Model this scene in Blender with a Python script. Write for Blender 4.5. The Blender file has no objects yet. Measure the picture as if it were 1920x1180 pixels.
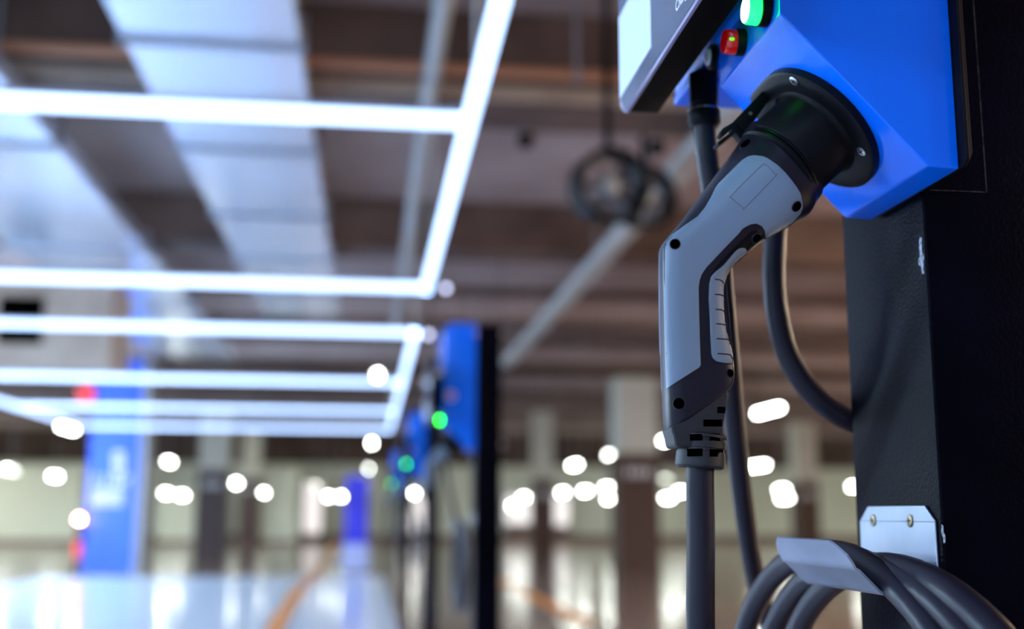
import bpy, bmesh, math, random
from mathutils import Vector, Matrix
from mathutils.bvhtree import BVHTree
from mathutils.geometry import delaunay_2d_cdt
random.seed(7)
C = bpy.context.scene.collection
# ------------------------------------------------------------------ camera
CAM = Vector((0.0, 0.0, 1.05)); FPX = 2150.0
vY = Vector((-270, -375, -FPX)).normalized()          # world +Y seen in camera axes
vZ = Vector((0, FPX, -375)).normalized()
vZ = Matrix.Rotation(0.004, 3, vY) @ vZ
vX = vY.cross(vZ).normalized()
RC = Matrix((vX, vY, vZ))                              # camera axes -> world
cd = bpy.data.cameras.new('camera'); cam = bpy.data.objects.new('camera', cd); C.objects.link(cam)
cam.matrix_world = Matrix.Translation(CAM) @ RC.to_4x4()
cd.sensor_width = 36.0; cd.lens = FPX / 1920 * 36; cd.clip_start = .02; cd.clip_end = 300
cd.dof.use_dof = True; cd.dof.focus_distance = 0.815; cd.dof.aperture_fstop = 3.0
bpy.context.scene.camera = cam

def ray(px, py):
    return (RC @ Vector((px - 960, -(py - 590), -FPX))).normalized()
def at(px, py, ax, val):
    """point of the place seen at (px, py) on the plane X, Y or Z = val"""
    d = ray(px, py); i = 'XYZ'.index(ax)
    return CAM + d * ((val - CAM[i]) / d[i])
def pix(p):
    c = RC.transposed() @ (Vector(p) - CAM)
    return (960 + FPX * c.x / -c.z, 590 - FPX * c.y / -c.z)

# ------------------------------------------------------------------ world, exposure
W = bpy.data.worlds.new('world'); bpy.context.scene.world = W; W.use_nodes = True
W.node_tree.nodes['Background'].inputs[0].default_value = (.62, .68, .95, 1)
W.node_tree.nodes['Background'].inputs[1].default_value = .10
vs = bpy.context.scene.view_settings
vs.view_transform = 'Standard'; vs.look = 'None'; vs.exposure = 2.0; vs.gamma = 1.0; vs.use_curve_mapping = False
LED_E = .85; LAMP_E = 13.0

# ------------------------------------------------------------------ materials
def M(name, col, rough=.5, metal=0., emis=None, es=0., spec=.5, coat=0., noise=None, bump=None, trans=0.):
    m = bpy.data.materials.new(name); m.use_nodes = True
    nt = m.node_tree; b = nt.nodes['Principled BSDF']
    b.inputs['Base Color'].default_value = (*col, 1); b.inputs['Roughness'].default_value = rough
    b.inputs['Metallic'].default_value = metal; b.inputs['Specular IOR Level'].default_value = spec
    b.inputs['Coat Weight'].default_value = coat; b.inputs['Coat Roughness'].default_value = .08
    b.inputs['Transmission Weight'].default_value = trans
    if emis: b.inputs['Emission Color'].default_value = (*emis, 1); b.inputs['Emission Strength'].default_value = es
    tc = nt.nodes.new('ShaderNodeTexCoord')
    if noise:                                          # (scale, colour 2, low, high)
        n = nt.nodes.new('ShaderNodeTexNoise'); n.inputs['Scale'].default_value = noise[0]; n.inputs['Detail'].default_value = 6
        nt.links.new(tc.outputs['Object'], n.inputs['Vector'])
        r = nt.nodes.new('ShaderNodeValToRGB'); r.color_ramp.elements[0].position = noise[2]; r.color_ramp.elements[1].position = noise[3]
        r.color_ramp.elements[0].color = (*col, 1); r.color_ramp.elements[1].color = (*noise[1], 1)
        nt.links.new(n.outputs['Fac'], r.inputs[0]); nt.links.new(r.outputs[0], b.inputs['Base Color'])
    if bump:                                           # (scale, strength, distance)
        n = nt.nodes.new('ShaderNodeTexNoise'); n.inputs['Scale'].default_value = bump[0]; n.inputs['Detail'].default_value = 4
        nt.links.new(tc.outputs['Object'], n.inputs['Vector'])
        k = nt.nodes.new('ShaderNodeBump'); k.inputs['Strength'].default_value = bump[1]; k.inputs['Distance'].default_value = bump[2]
        nt.links.new(n.outputs['Fac'], k.inputs['Height']); nt.links.new(k.outputs[0], b.inputs['Normal'])
    return m
m_blue = M('glossy blue plastic', (.001, .155, .92), .20, spec=.3, coat=.12)
m_post = M('black orange peel paint', (.0010, .0009, .0035), .33, spec=.03, bump=(330, .5, .0012), noise=(9, (.0026, .0023, .009), .4, .7))  # bluish mottling in the colour stands in for a blue sheen
m_plate = M('dark coated steel', (.003, .003, .006), .4, spec=.12, bump=(60, .2, .0005), noise=(35, (.006, .005, .007), .4, .7))
m_black = M('matte black plastic', (.004, .004, .006), .40, spec=.10, bump=(900, .15, .0002))
m_body = M('dark navy plastic', (.0085, .0065, .015), .33, spec=.28, bump=(1200, .1, .0002))
m_grey = M('grey plastic panel', (.165, .225, .31), .42, bump=(1500, .08, .0001))
m_grey2 = M('grey rubber grip', (.15, .19, .25), .5)
m_dot = M('hole shade black', (.0005, .0005, .0005), .9, spec=0.)  # near-black colour stands in for the shade inside holes and openings
m_cable = M('dark grey cable rubber', (.0135, .0105, .019), .40, spec=.22, bump=(500, .1, .0002))
m_galv = M('galvanised steel', (.31, .36, .45), .38, metal=.8, noise=(14, (.42, .47, .58), .35, .7), bump=(120, .08, .0003))
m_screw = M('zinc screw', (.62, .62, .66), .3, metal=1.)
m_brass = M('yellow zinc screw', (.34, .27, .17), .4, metal=1.)
m_led = M('blue white led diffuser', (.8, .85, .95), .4, emis=(.40, .60, 1.0), es=LED_E)
m_alu = M('white painted aluminium', (.35, .36, .42), .4)
m_lamp = M('fluorescent tube glow', (.8, .85, .8), .4, emis=(.93, 1.0, .90), es=LAMP_E)
m_lampd = M('dim tube glow', (.8, .85, .8), .4, emis=(.93, 1.0, .85), es=LAMP_E * .18)
m_dotl = M('pale bulb glow', (.8, .85, .9), .4, emis=(.62, .66, 1.0), es=1.2)
m_green = M('lit green lens side', (.1, .8, .3), .2, emis=(.0, 1.0, .012), es=6.0)
m_gface = M('lit green lens face', (.8, 1, .8), .2, emis=(.62, 1.0, .62), es=1.5)
m_red = M('red lens', (.55, .004, .006), .12, coat=1., emis=(.6, .0, .0), es=.05)
m_redglow = M('red signal glow', (.9, .1, .1), .3, emis=(1., .28, .26), es=LAMP_E * 2)
m_redsign = M('red sign', (.9, .02, .03), .4, emis=(1., .03, .06), es=.25)
m_reader = M('reader face', (.012, .012, .038), .22, coat=.3)
m_readerb = M('reader black shell', (.003, .0027, .003), .45, spec=.02)
m_rim = M('clear plastic rim', (.20, .19, .33), .2, coat=.6)
m_white = M('white sticker', (.72, .80, .92), .35)
m_relief = M('strain relief rubber', (.020, .020, .025), .45, spec=.3)
m_print = M('white print', (.8, .82, .9), .5)
m_gap = M('dark seam', (.003, .003, .004), .7)
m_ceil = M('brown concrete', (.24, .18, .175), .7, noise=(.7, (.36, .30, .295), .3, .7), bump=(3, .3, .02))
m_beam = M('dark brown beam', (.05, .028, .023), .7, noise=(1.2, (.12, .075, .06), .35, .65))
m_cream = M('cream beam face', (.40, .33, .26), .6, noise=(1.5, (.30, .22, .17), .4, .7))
m_duct = M('shiny duct sheet', (.68, .74, .86), .20, metal=.55, bump=(1.4, .35, .03))
m_flange = M('duct flange', (.30, .33, .38), .45, metal=.5)
m_pipe = M('pale pipe paint', (.42, .45, .45), .45)
m_orpipe = M('orange pipe paint', (.42, .20, .11), .5)
m_floorw = M('pale blue epoxy floor', (.70, .80, .93), .24, coat=.3, noise=(.8, (.66, .77, .91), .4, .7), bump=(2.5, .04, .01))
m_floorg = M('grey brown epoxy floor', (.24, .17, .14), .18, coat=.25, noise=(.5, (.31, .23, .19), .4, .7), bump=(2.5, .04, .01))
m_line = M('orange floor paint', (.85, .32, .06), .4, noise=(4, (.62, .20, .06), .5, .7))
m_line2 = M('dark line edge', (.16, .16, .18), .5)
m_wall = M('cream wall', (.80, .85, .74), .6, noise=(.35, (.70, .72, .60), .4, .7))
m_skirt = M('brown wall base', (.22, .15, .13), .6)
m_colw = M('off white column', (.62, .62, .55), .6)
m_colb = M('dark brown cladding', (.06, .028, .024), .5)
m_pblue = M('blue pillar paint', (.04, .14, .80), .45)
m_pside = M('grey pillar paint', (.42, .46, .52), .5)
m_bluesign = M('blue sign board', (.05, .05, .75), .4)
m_bluepale = M('pale blue board', (.45, .52, .85), .4)
m_carw = M('silver car paint', (.55, .56, .56), .25, metal=.5)
m_glass = M('dark car glass', (.02, .02, .025), .08)
m_tyre = M('tyre rubber', (.01, .01, .01), .8)

# ------------------------------------------------------------------ helpers
def tag(o, label=None, cat=None, group=None, kind=None):
    if label: o['label'] = label
    if cat: o['category'] = cat
    if group: o['group'] = group
    if kind: o['kind'] = kind
    return o
def empty(name, loc, label=None, cat=None, group=None):
    o = bpy.data.objects.new(name, None); C.objects.link(o); o.location = loc; o.empty_display_size = .05
    return tag(o, label, cat, group)
def wloc(o):
    v = Vector((0, 0, 0))
    while o: v = v + Vector(o.location); o = o.parent
    return v
def obj(name, bm, mat, parent=None, smooth=True, loc=None, bevel=0, seg=3, sharp=35):
    """bm is in world coordinates; becomes one mesh object"""
    me = bpy.data.meshes.new(name); o = bpy.data.objects.new(name, me)
    if parent: org = wloc(parent); o.parent = parent
    else: org = Vector(loc) if loc is not None else Vector((0, 0, 0)); o.location = org
    bmesh.ops.recalc_face_normals(bm, faces=bm.faces)
    if bevel:
        bmesh.ops.bevel(bm, geom=[e for e in bm.edges if len(e.link_faces) == 2 and e.calc_face_angle(0) > .35], offset=bevel, segments=seg, profile=.6, affect='EDGES', clamp_overlap=True)
    bmesh.ops.translate(bm, vec=-org, verts=bm.verts)
    bm.to_mesh(me); bm.free()
    for m in (mat if isinstance(mat, (list, tuple)) else [mat]): me.materials.append(m)
    if smooth:
        me.polygons.foreach_set('use_smooth', [True] * len(me.polygons))
        try: me.set_sharp_from_angle(angle=math.radians(sharp))
        except Exception: pass
    C.objects.link(o); return o
def B(): return bmesh.new()
def box(bm, x0, x1, y0, y1, z0, z1):
    v = [bm.verts.new((x, y, z)) for x in (x0, x1) for y in (y0, y1) for z in (z0, z1)]
    for f in ((0, 1, 3, 2), (4, 6, 7, 5), (0, 4, 5, 1), (2, 3, 7, 6), (0, 2, 6, 4), (1, 5, 7, 3)): bm.faces.new([v[i] for i in f])
    return bm
def prism(bm, pts, d):
    """closed polygon (list of Vector) swept by vector d"""
    a = [bm.verts.new(p) for p in pts]; b = [bm.verts.new(Vector(p) + Vector(d)) for p in pts]; n = len(pts)
    bm.faces.new(a); bm.faces.new(b[::-1])
    for i in range(n): bm.faces.new((a[i], b[i], b[(i + 1) % n], a[(i + 1) % n]))
    return bm
def frame(axis):
    a = Vector(axis).normalized(); u = a.cross(Vector((0, 0, 1)))
    if u.length < 1e-3: u = a.cross(Vector((0, 1, 0)))
    u.normalize(); return a, u, a.cross(u).normalized()
def lathe(bm, base, axis, prof, n=40, u=None):
    """prof: list of (distance along axis, radius); closed at both ends"""
    a, uu, vv = frame(axis); base = Vector(base); rings = []
    for t, r in prof:
        rings.append([bm.verts.new(base + a * t + (uu * math.cos(2 * math.pi * k / n) + vv * math.sin(2 * math.pi * k / n)) * max(r, 1e-5)) for k in range(n)])
    for p, q in zip(rings, rings[1:]):
        for k in range(n): bm.faces.new((p[k], p[(k + 1) % n], q[(k + 1) % n], q[k]))
    bm.faces.new(rings[0][::-1]); bm.faces.new(rings[-1]); return bm
def spline(pts, n=10):
    pts = [Vector(p) for p in pts]; P = [pts[0] * 2 - pts[1]] + pts + [pts[-1] * 2 - pts[-2]]; out = []
    for i in range(1, len(P) - 2):
        a, b, c, d = P[i - 1:i + 3]
        for k in range(n):
            t = k / n; out.append(.5 * ((2 * b) + (c - a) * t + (2 * a - 5 * b + 4 * c - d) * t * t + (3 * b - a - 3 * c + d) * t ** 3))
    out.append(pts[-1]); return out
def tube(bm, pts, r, n=20, closed=False):
    pts = [Vector(p) for p in pts]; N = len(pts); rings = []; u = None
    for i, p in enumerate(pts):
        t = (pts[(i + 1) % N] - pts[i - 1]) if closed else (pts[min(i + 1, N - 1)] - pts[max(i - 1, 0)])
        t.normalize()
        if u is None: _, u, _ = frame(t)
        u = (u - t * u.dot(t)).normalized(); w = t.cross(u)
        rr = r(i / (N - 1)) if callable(r) else r
        rings.append([bm.verts.new(p + (u * math.cos(2 * math.pi * k / n) + w * math.sin(2 * math.pi * k / n)) * rr) for k in range(n)])
    for i in range(N if closed else N - 1):
        p, q = rings[i], rings[(i + 1) % N]
        for k in range(n): bm.faces.new((p[k], p[(k + 1) % n], q[(k + 1) % n], q[k]))
    if not closed: bm.faces.new(rings[0][::-1]); bm.faces.new(rings[-1])
    return bm
def copy_tree(o, parent=None, dy=0, dz=0):
    c = o.copy(); C.objects.link(c)
    if parent: c.parent = parent
    else: c.location = (o.location[0], o.location[1] + dy, o.location[2] + dz)
    for ch in list(KIDS.get(o.name, [])): copy_tree(ch, c)
    return c
KIDS = {}

# ------------------------------------------------------------------ setting: floor, ceiling, walls
FZ = 0.0; CZ = 4.45
tag(obj('floor', box(B(), -30, 40, -6, 46, -.2, 0), m_floorg, smooth=False), kind='structure')
fw = B(); prism(fw, [Vector(p) for p in ((-5.9, -6, 0), (.30, -6, 0), (.30, 20.3, 0), (-5.3, 20.3, 0), (-5.3, 17.4, 0), (-5.9, 16.9, 0))], (0, 0, .004))
tag(obj('floor_painted_bay', fw, m_floorw, smooth=False), kind='structure')
tag(obj('ceiling', box(B(), -30, 40, -6, 46, CZ, CZ + .2), m_ceil, smooth=False), kind='structure')
tag(obj('wall_back', box(B(), -30, 40, 45, 45.3, 0, CZ), m_wall, smooth=False), kind='structure')
tag(obj('wall_right', box(B(), 30, 30.3, -6, 45, 0, CZ), m_wall, smooth=False), kind='structure')
tag(obj('wall_left', box(B(), -20, -19.7, -6, 45, 0, CZ), m_wall, smooth=False), kind='structure')
tag(obj('trim_1', box(B(), -19.6, 29.9, 44.5, 44.99, 2.95, CZ - .01), m_beam, smooth=False), kind='structure')
tag(obj('baseboard_back', box(B(), -19.6, 29.9, 44.9, 44.99, 0.0, .30), m_skirt, smooth=False), kind='structure')
# ceiling beams: dark soffit and a cream face towards the viewer
for i, y in enumerate((2.6, 7.35, 12.2, 17.0, 21.8, 26.6, 31.4, 36.2, 41.0)):
    t = empty('ceiling_beam', (0, y, CZ), 'brown concrete ceiling beam spanning the garage, %s' % ('above the viewer', 'first crossing behind the nearest lit strip', 'second crossing, dark, above the lit corner', 'third crossing above the first far charger', 'fourth crossing near the blue pillar', 'fifth crossing beyond the blue pillar', 'sixth crossing over the brown clad columns', 'seventh crossing, far back', 'last crossing before the back wall')[i], 'beam', 'ceiling beams')
    t['kind'] = 'structure'; t['category'] = 'beam'
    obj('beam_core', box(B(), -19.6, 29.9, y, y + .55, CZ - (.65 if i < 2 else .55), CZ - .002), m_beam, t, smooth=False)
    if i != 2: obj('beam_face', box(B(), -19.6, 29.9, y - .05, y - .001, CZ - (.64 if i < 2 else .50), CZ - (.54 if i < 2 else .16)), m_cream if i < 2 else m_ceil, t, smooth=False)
# round pillars etc.
def column(x, y, w, d, zsplit, label, clad, text=None, top=m_colw):
    t = empty('column', (x, y, 0), label, 'column', 'brown clad columns')
    obj('shaft', box(B(), x - w / 2, x + w / 2, y, y + d, 0.0, CZ - .56), top, t, smooth=False)
    obj('cladding', box(B(), x - w / 2 - .02, x + w / 2 + .02, y - .02, y + d + .02, 0.0, zsplit), clad, t, smooth=False)
    b = B()
    for k in range(4): box(b, x - w * .33 + k * w * .18, x - w * .33 + k * w * .18 + w * .1, y - .035, y - .021, zsplit - .48, zsplit - .30)
    obj('lettering', b, m_print, t, smooth=False)
    return t
def colpx(x0, x1, ybase, ysplit, label, **k):
    a = at((x0 + x1) / 2, ybase, 'Z', 0.0); y = a.y
    w = (x1 - x0) / FPX * y; zs = CAM.z + (965 - ysplit) / FPX * y
    return column(a.x, y, w, w, zs, label, m_colb)
colpx(1163, 1238, 1066, 848, 'nearest column right of the charger row, white above brown cladding')
colpx(1001, 1038, 1040, 900, 'narrow brown clad column seen just right of the charger row')
colpx(366, 418, 1040, 886, 'brown clad column right of the blue pillar')
colpx(448, 480, 1022, 900, 'smaller brown clad column further back behind its neighbour')
colpx(1500, 1540, 1035, 900, 'brown clad column far right, beside the coiled cable')
# blue pillar
pa = at(212, 1073, 'Z', 0.0); px_, py_ = pa.x, pa.y
bp = empty('blue_pillar', (px_, py_, 0), 'blue painted pillar with white lettering at the end of the pale floor', 'pillar')
obj('shaft', box(B(), px_ - .54, px_ + .44, py_ + .02, py_ + .9, 0, CZ - .56), m_pside, bp, smooth=False)
obj('blue_face', box(B(), px_ - .54, px_ + .32, py_ - .02, py_ + .018, 0, CZ - .56), m_pblue, bp, smooth=False)
b = B(); Y = py_ - .035
def pxbox(b, x0, x1, y0, y1, Y, t=.012):
    p = at(x0, y1, 'Y', Y); q = at(x1, y0, 'Y', Y); box(b, p.x, q.x, Y, Y + t, p.z, q.z)
for r in ((212, 232, 848, 856), (212, 218, 856, 866), (226, 232, 856, 866), (212, 232, 866, 872), (212, 218, 872, 884), (226, 232, 872, 884), (212, 232, 884, 890),
          (172, 178, 892, 912), (178, 186, 892, 896), (194, 199, 892, 912), (206, 212, 894, 912), (216, 228, 894, 898), (216, 228, 904, 912), (232, 238, 894, 912), (238, 244, 894, 900)):
    pxbox(b, *r, Y)
obj('lettering', b, m_print, bp, smooth=False)
b = B(); pxbox(b, 168, 232, 918, 948, Y); obj('pale_band', b, m_bluepale, bp, smooth=False)
# red sign on the pillar side, red signal post
s = at(154, 738, 'Y', py_ - .1)
sg = obj('fire_sign', box(B(), s.x - .06, s.x + .18, py_ - .12, py_ - .0190, s.z - .12, s.z + .10), m_redsign, loc=(s.x, py_ - .05, s.z), smooth=False)
tag(sg, 'small lit red sign high on the left edge of the blue pillar', 'sign')
s = at(149, 972, 'Y', py_ - .35)
t = empty('signal_post', (s.x, s.y, 0), 'black bollard with a glowing red lamp beside the blue pillar', 'bollard')
obj('post', lathe(B(), (s.x, s.y, 0), (0, 0, 1), [(0, .07), (.03, .07), (.04, .035), (s.z - .08, .035), (s.z - .06, .05)], 20), m_black, t)
obj('lamp', lathe(B(), (s.x, s.y, s.z - .059), (0, 0, 1), [(0, .035), (.02, .045), (.06, .045), (.085, .025), (.09, .0)], 20), m_redglow, t)
obj('red_band', lathe(B(), (s.x, s.y, .25), (0, 0, 1), [(0, .042), (.30, .042)], 20), m_redsign, t)
# blue totem in the middle
p0 = at(640, 1070, 'Z', 0.0); Y = p0.y; p1 = at(691, 1070, 'Z', 0.0); zt = at(665, 893, 'Y', Y).z; zm = at(665, 1020, 'Y', Y).z
t = empty('sign_totem', ((p0.x + p1.x) / 2, Y, 0), 'free standing blue sign board at the far end of the pale floor', 'sign')
obj('board', box(B(), p0.x + .04, p1.x - .04, Y, Y + .10, zm, zt), m_bluesign, t, bevel=.01)
obj('base', box(B(), p0.x, p1.x, Y - .05, Y + .16, 0.004, zm), m_bluepale, t, bevel=.01)
# partitions of cream board at the left and centre
for x0, x1, yb, yt, nm in ((-40, 150, 1021, 872, 'cream partition wall at the far left behind the red lamp'), (292, 362, 1021, 915, 'cream partition between the blue pillar and the brown column'), (486, 556, 1021, 880, 'cream partition right of the smaller brown column')):
    a = at(x0, yb, 'Z', 0.0); c = at(x1, yb, 'Z', 0.0); Y = (a.y + c.y) / 2; z = at(x0, yt, 'Y', Y).z
    t = empty('partition', ((a.x + c.x) / 2, Y, 0), nm, 'partition', 'cream partitions')
    obj('panel', box(B(), a.x, c.x, Y, Y + .15, .0, z), m_wall, t, smooth=False)
    obj('kickboard', box(B(), a.x, c.x, Y - .02, Y - .001, .0, .16), m_skirt, t, smooth=False)
m_glow_patch = M('lit wall patch glow', (.9, .88, .88), .5, emis=(1.0, .93, .93), es=.22)  # emission imitates brightly lit wall patches; the boards are added
for k, (x0, x1, y0, y1, nm) in enumerate(((568, 604, 905, 1000, 'added glowing board in place of a lit wall patch, left of the blue sign'), (748, 800, 930, 1000, 'added glowing board in place of a lit wall patch, between the second and third charger'), (948, 1000, 930, 982, 'added glowing board in place of a lit wall patch, just right of the first far post'), (1040, 1066, 930, 985, 'narrow added glowing board in place of a lit wall patch, right of the narrow column'))):
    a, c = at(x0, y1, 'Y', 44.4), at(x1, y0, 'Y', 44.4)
    t = empty('glow_panel', ((a.x + c.x) / 2, 44.4, a.z), nm, 'glow panel', 'added glow panels')
    obj('glow_face', box(B(), a.x, c.x, 44.38, 44.40, a.z, c.z), m_glow_patch, t, smooth=False)
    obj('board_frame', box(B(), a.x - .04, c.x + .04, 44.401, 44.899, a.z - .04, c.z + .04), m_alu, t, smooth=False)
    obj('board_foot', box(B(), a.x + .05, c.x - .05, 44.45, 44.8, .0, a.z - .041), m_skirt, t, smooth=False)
# ------------------------------------------------------------------ floor markings
def floor_strip(pts, w, z, n=8, jit=0):
    pts = spline(pts, n); b = B(); L, R = [], []
    for i, p in enumerate(pts):
        t = (pts[min(i + 1, len(pts) - 1)] - pts[max(i - 1, 0)]).normalized(); s = Vector((t.y, -t.x, 0)); ww = w / 2 * (1 + random.uniform(-jit, jit))
        L.append(p - s * ww); R.append(p + s * ww)
    prism(b, [Vector((q.x, q.y, z)) for q in L + R[::-1]], (0, 0, .003)); return b
lp = [at(x, y, 'Z', 0.0) for x, y in ((500, 1215), (520, 1172), (545, 1130), (562, 1105), (592, 1080), (610, 1052), (622, 1034), (632, 1018))]
fl = empty('floor_line', (lp[1].x, lp[1].y, .004), 'orange wavering line with dark edges running up the pale floor', 'floor marking')
obj('dark_edge', floor_strip(lp, .21, .0045, 5, .3), m_line2, fl, smooth=False)
obj('orange_paint', floor_strip(lp, .15, .008, 5, .5), m_line, fl, smooth=False)
rp = [((935, 1088), (968, 1103)), ((978, 1108), (1010, 1126)), ((1018, 1128), (1052, 1145)), ((1058, 1148), (1102, 1168))]
for k, (a, c) in enumerate(rp):
    p, q = at(*a, 'Z', 0.0), at(*c, 'Z', 0.0)
    o = obj('floor_dash', floor_strip([p, (p + q) / 2, q], .22, .002, 6, .1), m_line, smooth=False, loc=(q.x, q.y, 0))
    tag(o, 'orange dash on the floor right of the charger row, %s' % ('furthest away', 'second furthest, before the nearest pair', 'second nearest', 'nearest to the viewer')[k], 'floor marking', 'orange floor dashes')
# ------------------------------------------------------------------ ducts and pipes under the ceiling
def duct(x0, x1, y0, y1, z0, z1, joints, label):
    t = empty('air_duct', ((x0 + x1) / 2, y0, z0), label, 'duct', 'shiny ceiling ducts')
    obj('duct_body', box(B(), x0, x1, y0, y1, z0, z1), m_duct, t, bevel=.01)
    for j in joints: obj('duct_flange', box(B(), x0 - .03, x1 + .03, j - .025, j + .025, z0 - .03, z1 + .03), m_flange, t, smooth=False)
DZ = 3.62
duct(-1.40, -.44, -3, 15.2, DZ, DZ + .15, (2.3, 4.25, 6.15, 8.05, 9.9, 11.7, 13.5), 'wide shiny silver duct above the lit strips, the one nearer the charger row')
duct(-3.55, -2.25, -3, 19.5, DZ, DZ + .15, (2.3, 5.2, 8.15, 11.4, 14.6), 'wider shiny silver duct at the far left above the lit strips')
def pipe(x, y0, y1, z, r, mat, label, name='ceiling_pipe', along='Y', g=None):
    t = empty(name, (x, y0, z), label, 'pipe', g)
    a, b_ = ((x, y0, z), (x, y1, z)) if along == 'Y' else ((y0, x, z), (y1, x, z))
    t.location = a
    obj('pipe', tube(B(), [a, b_], r, 16), mat, t)
    n = int(abs(y1 - y0) / 4) + 1; ax_ = (Vector(b_) - Vector(a)).normalized()
    for k in range(n):
        b = B(); q = Vector(a).lerp(Vector(b_), (k + .5) / n)
        lathe(b, q - ax_ * .02, ax_, [(0, r * 1.15), (.04, r * 1.15)], 16); obj('pipe_clip', b, m_flange, t)
        b = B(); box(b, q.x - .012, q.x + .012, q.y - .012, q.y + .012, q.z + r * .8, CZ - .002); obj('hanger', b, m_flange, t, smooth=False)
pipe(.33, -3, 16.5, 3.75, .055, m_pipe, 'pale round pipe running lengthwise beside the duct')
pipe(7.15, -19, 29, 3.94, .04, m_orpipe, 'thin orange pipe crossing under the first beam', along='X')
a = at(1500, 82, 'Z', 3.62); b_ = at(950, 688, 'Z', 3.62)
t = empty('cable_tray', (a.x, a.y, 3.62), 'long white cable trunking slanting down to the first far post', 'cable tray')
dv = (b_ - a).normalized(); sv = Vector((dv.y, -dv.x, 0)) * .09
prism_b = B(); prism(prism_b, [a - sv, a + sv, b_ + sv, b_ - sv], (0, 0, .10)); obj('tray', prism_b, m_pipe, t, bevel=.008)
for k in range(6):
    q = a.lerp(b_, (k + .5) / 6); obj('hanger', box(B(), q.x - .01, q.x + .01, q.y - .01, q.y + .01, 3.72, CZ - .002), m_flange, t, smooth=False)
# jet fan
fc = at(1140, 352, 'Y', 6.6); fr = .225
def fan(c, r, label):
    t = empty('ceiling_fan', c, label, 'fan', 'round ceiling fans')
    ax = Vector((.25, -1, -.1)).normalized(); a_, u_, v_ = frame(ax)
    ring = B(); n = 36; prof = [(-.10, r), (.10, r * 1.05), (.11, r), (.10, r * .90), (-.10, r * .86)]
    rings = [[ring.verts.new(Vector(c) + a_ * t_ + (u_ * math.cos(2 * math.pi * k / n) + v_ * math.sin(2 * math.pi * k / n)) * rr) for k in range(n)] for t_, rr in prof]
    for i in range(5):
        for k in range(n): ring.faces.new((rings[i][k], rings[i][(k + 1) % n], rings[(i + 1) % 5][(k + 1) % n], rings[(i + 1) % 5][k]))
    obj('ring_housing', ring, m_black, t)
    obj('hub', lathe(B(), Vector(c) - a_ * .08, a_, [(0, r * .2), (.12, r * .26), (.16, r * .18), (.17, .001)], 24), m_pipe, t)
    for k in range(6):
        g = 2 * math.pi * k / 6; d = u_ * math.cos(g) + v_ * math.sin(g); s_ = a_.cross(d)
        bl = B(); p = Vector(c) + d * r * .2; q = Vector(c) + d * r * .84
        prism(bl, [p - s_ * .02 - a_ * .02, p + s_ * .02 + a_ * .02, q + s_ * .055 + a_ * .03, q - s_ * .055 - a_ * .03], a_ * .006)
        obj('blade', bl, m_line2, t, smooth=False)
    b = B(); box(b, c[0] - .02, c[0] + .02, c[1] - .02, c[1] + .02, c[2] + r * .9, CZ - .002); obj('bracket', b, m_black, t, smooth=False)
fan(fc, fr, 'dark round fan hanging left of the white trunking, the larger of two')
fan(at(1208, 372, 'Y', 8.0), .22, 'dark round fan partly behind the larger one')
for px, py, rr, nm in ((1035, 150, .12, 'dark round ceiling fitting just below the orange pipe, largest of three'), (985, 277, .07, 'small dark ceiling fitting above the charger row'), (1232, 290, .07, 'small dark ceiling fitting between fan and tray')):
    c = at(px, py, 'Z', CZ - .12)
    o = obj('ceiling_fitting', lathe(B(), c, (0, 0, 1), [(0, rr * .7), (.02, rr), (.118, rr * 1.05)], 24), m_black, loc=c); tag(o, nm, 'ceiling fitting', 'dark ceiling fittings')
# vent box far left
a = at(-60, 520, 'Y', 12.9); c = at(205, 690, 'Y', 12.9)
t = empty('vent_box', ((a.x + c.x) / 2, 12.9, a.z), 'brown ventilation box with a square black opening at the left edge', 'vent')
obj('casing', box(B(), a.x, c.x, 12.9, 13.9, c.z, a.z), m_cream, t, bevel=.02)
g0 = at(0, 556, 'Y', 12.88); g1 = at(76, 645, 'Y', 12.88)
obj('opening', box(B(), g0.x, g1.x, 12.87, 12.899, g1.z, g0.z), m_dot, t, smooth=False)

# ------------------------------------------------------------------ LED frames
LZ = CAM.z + 1.45; XL, XR = -4.92, .345
def led_bar(t, a, b_):
    a, b_ = Vector(a), Vector(b_); w = .024
    d = (b_ - a).normalized(); s_ = Vector((d.y, -d.x, 0)) * w; e = d * w
    bb = B(); prism(bb, [a - s_ - e, a + s_ - e, b_ + s_ + e, b_ - s_ + e], (0, 0, .045))
    o = obj('led_diffuser', bb, m_led, t, smooth=False)
    hh = B(); s2 = s_ * 1.0; prism(hh, [p + Vector((0, 0, .046)) for p in (a - s2 - e, a + s2 - e, b_ + s2 + e, b_ - s2 + e)], (0, 0, .02))
    h = obj('aluminium_channel', hh, m_alu, t, smooth=False)
def led_frame(label, bars, rods):
    t = empty('led_light_frame', (bars[0][0][0], bars[0][0][1], LZ), label, 'ceiling light', 'linear light frames')
    for a, b_ in bars: led_bar(t, a, b_)
    for x, y in rods: obj('suspension_rod', tube(B(), [(x, y, LZ + .066), (x, y, CZ - .002)], .008, 8), m_pipe, t)
def LP(x, y): return (x, y, LZ)
YA = [at(805, 547, 'Z', LZ).y, at(850, 238, 'Z', LZ).y]
YB = [at(785, 630, 'Z', LZ).y, at(735, 722, 'Z', LZ).y, at(725, 775, 'Z', LZ).y, at(715, 808, 'Z', LZ).y]
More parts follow.
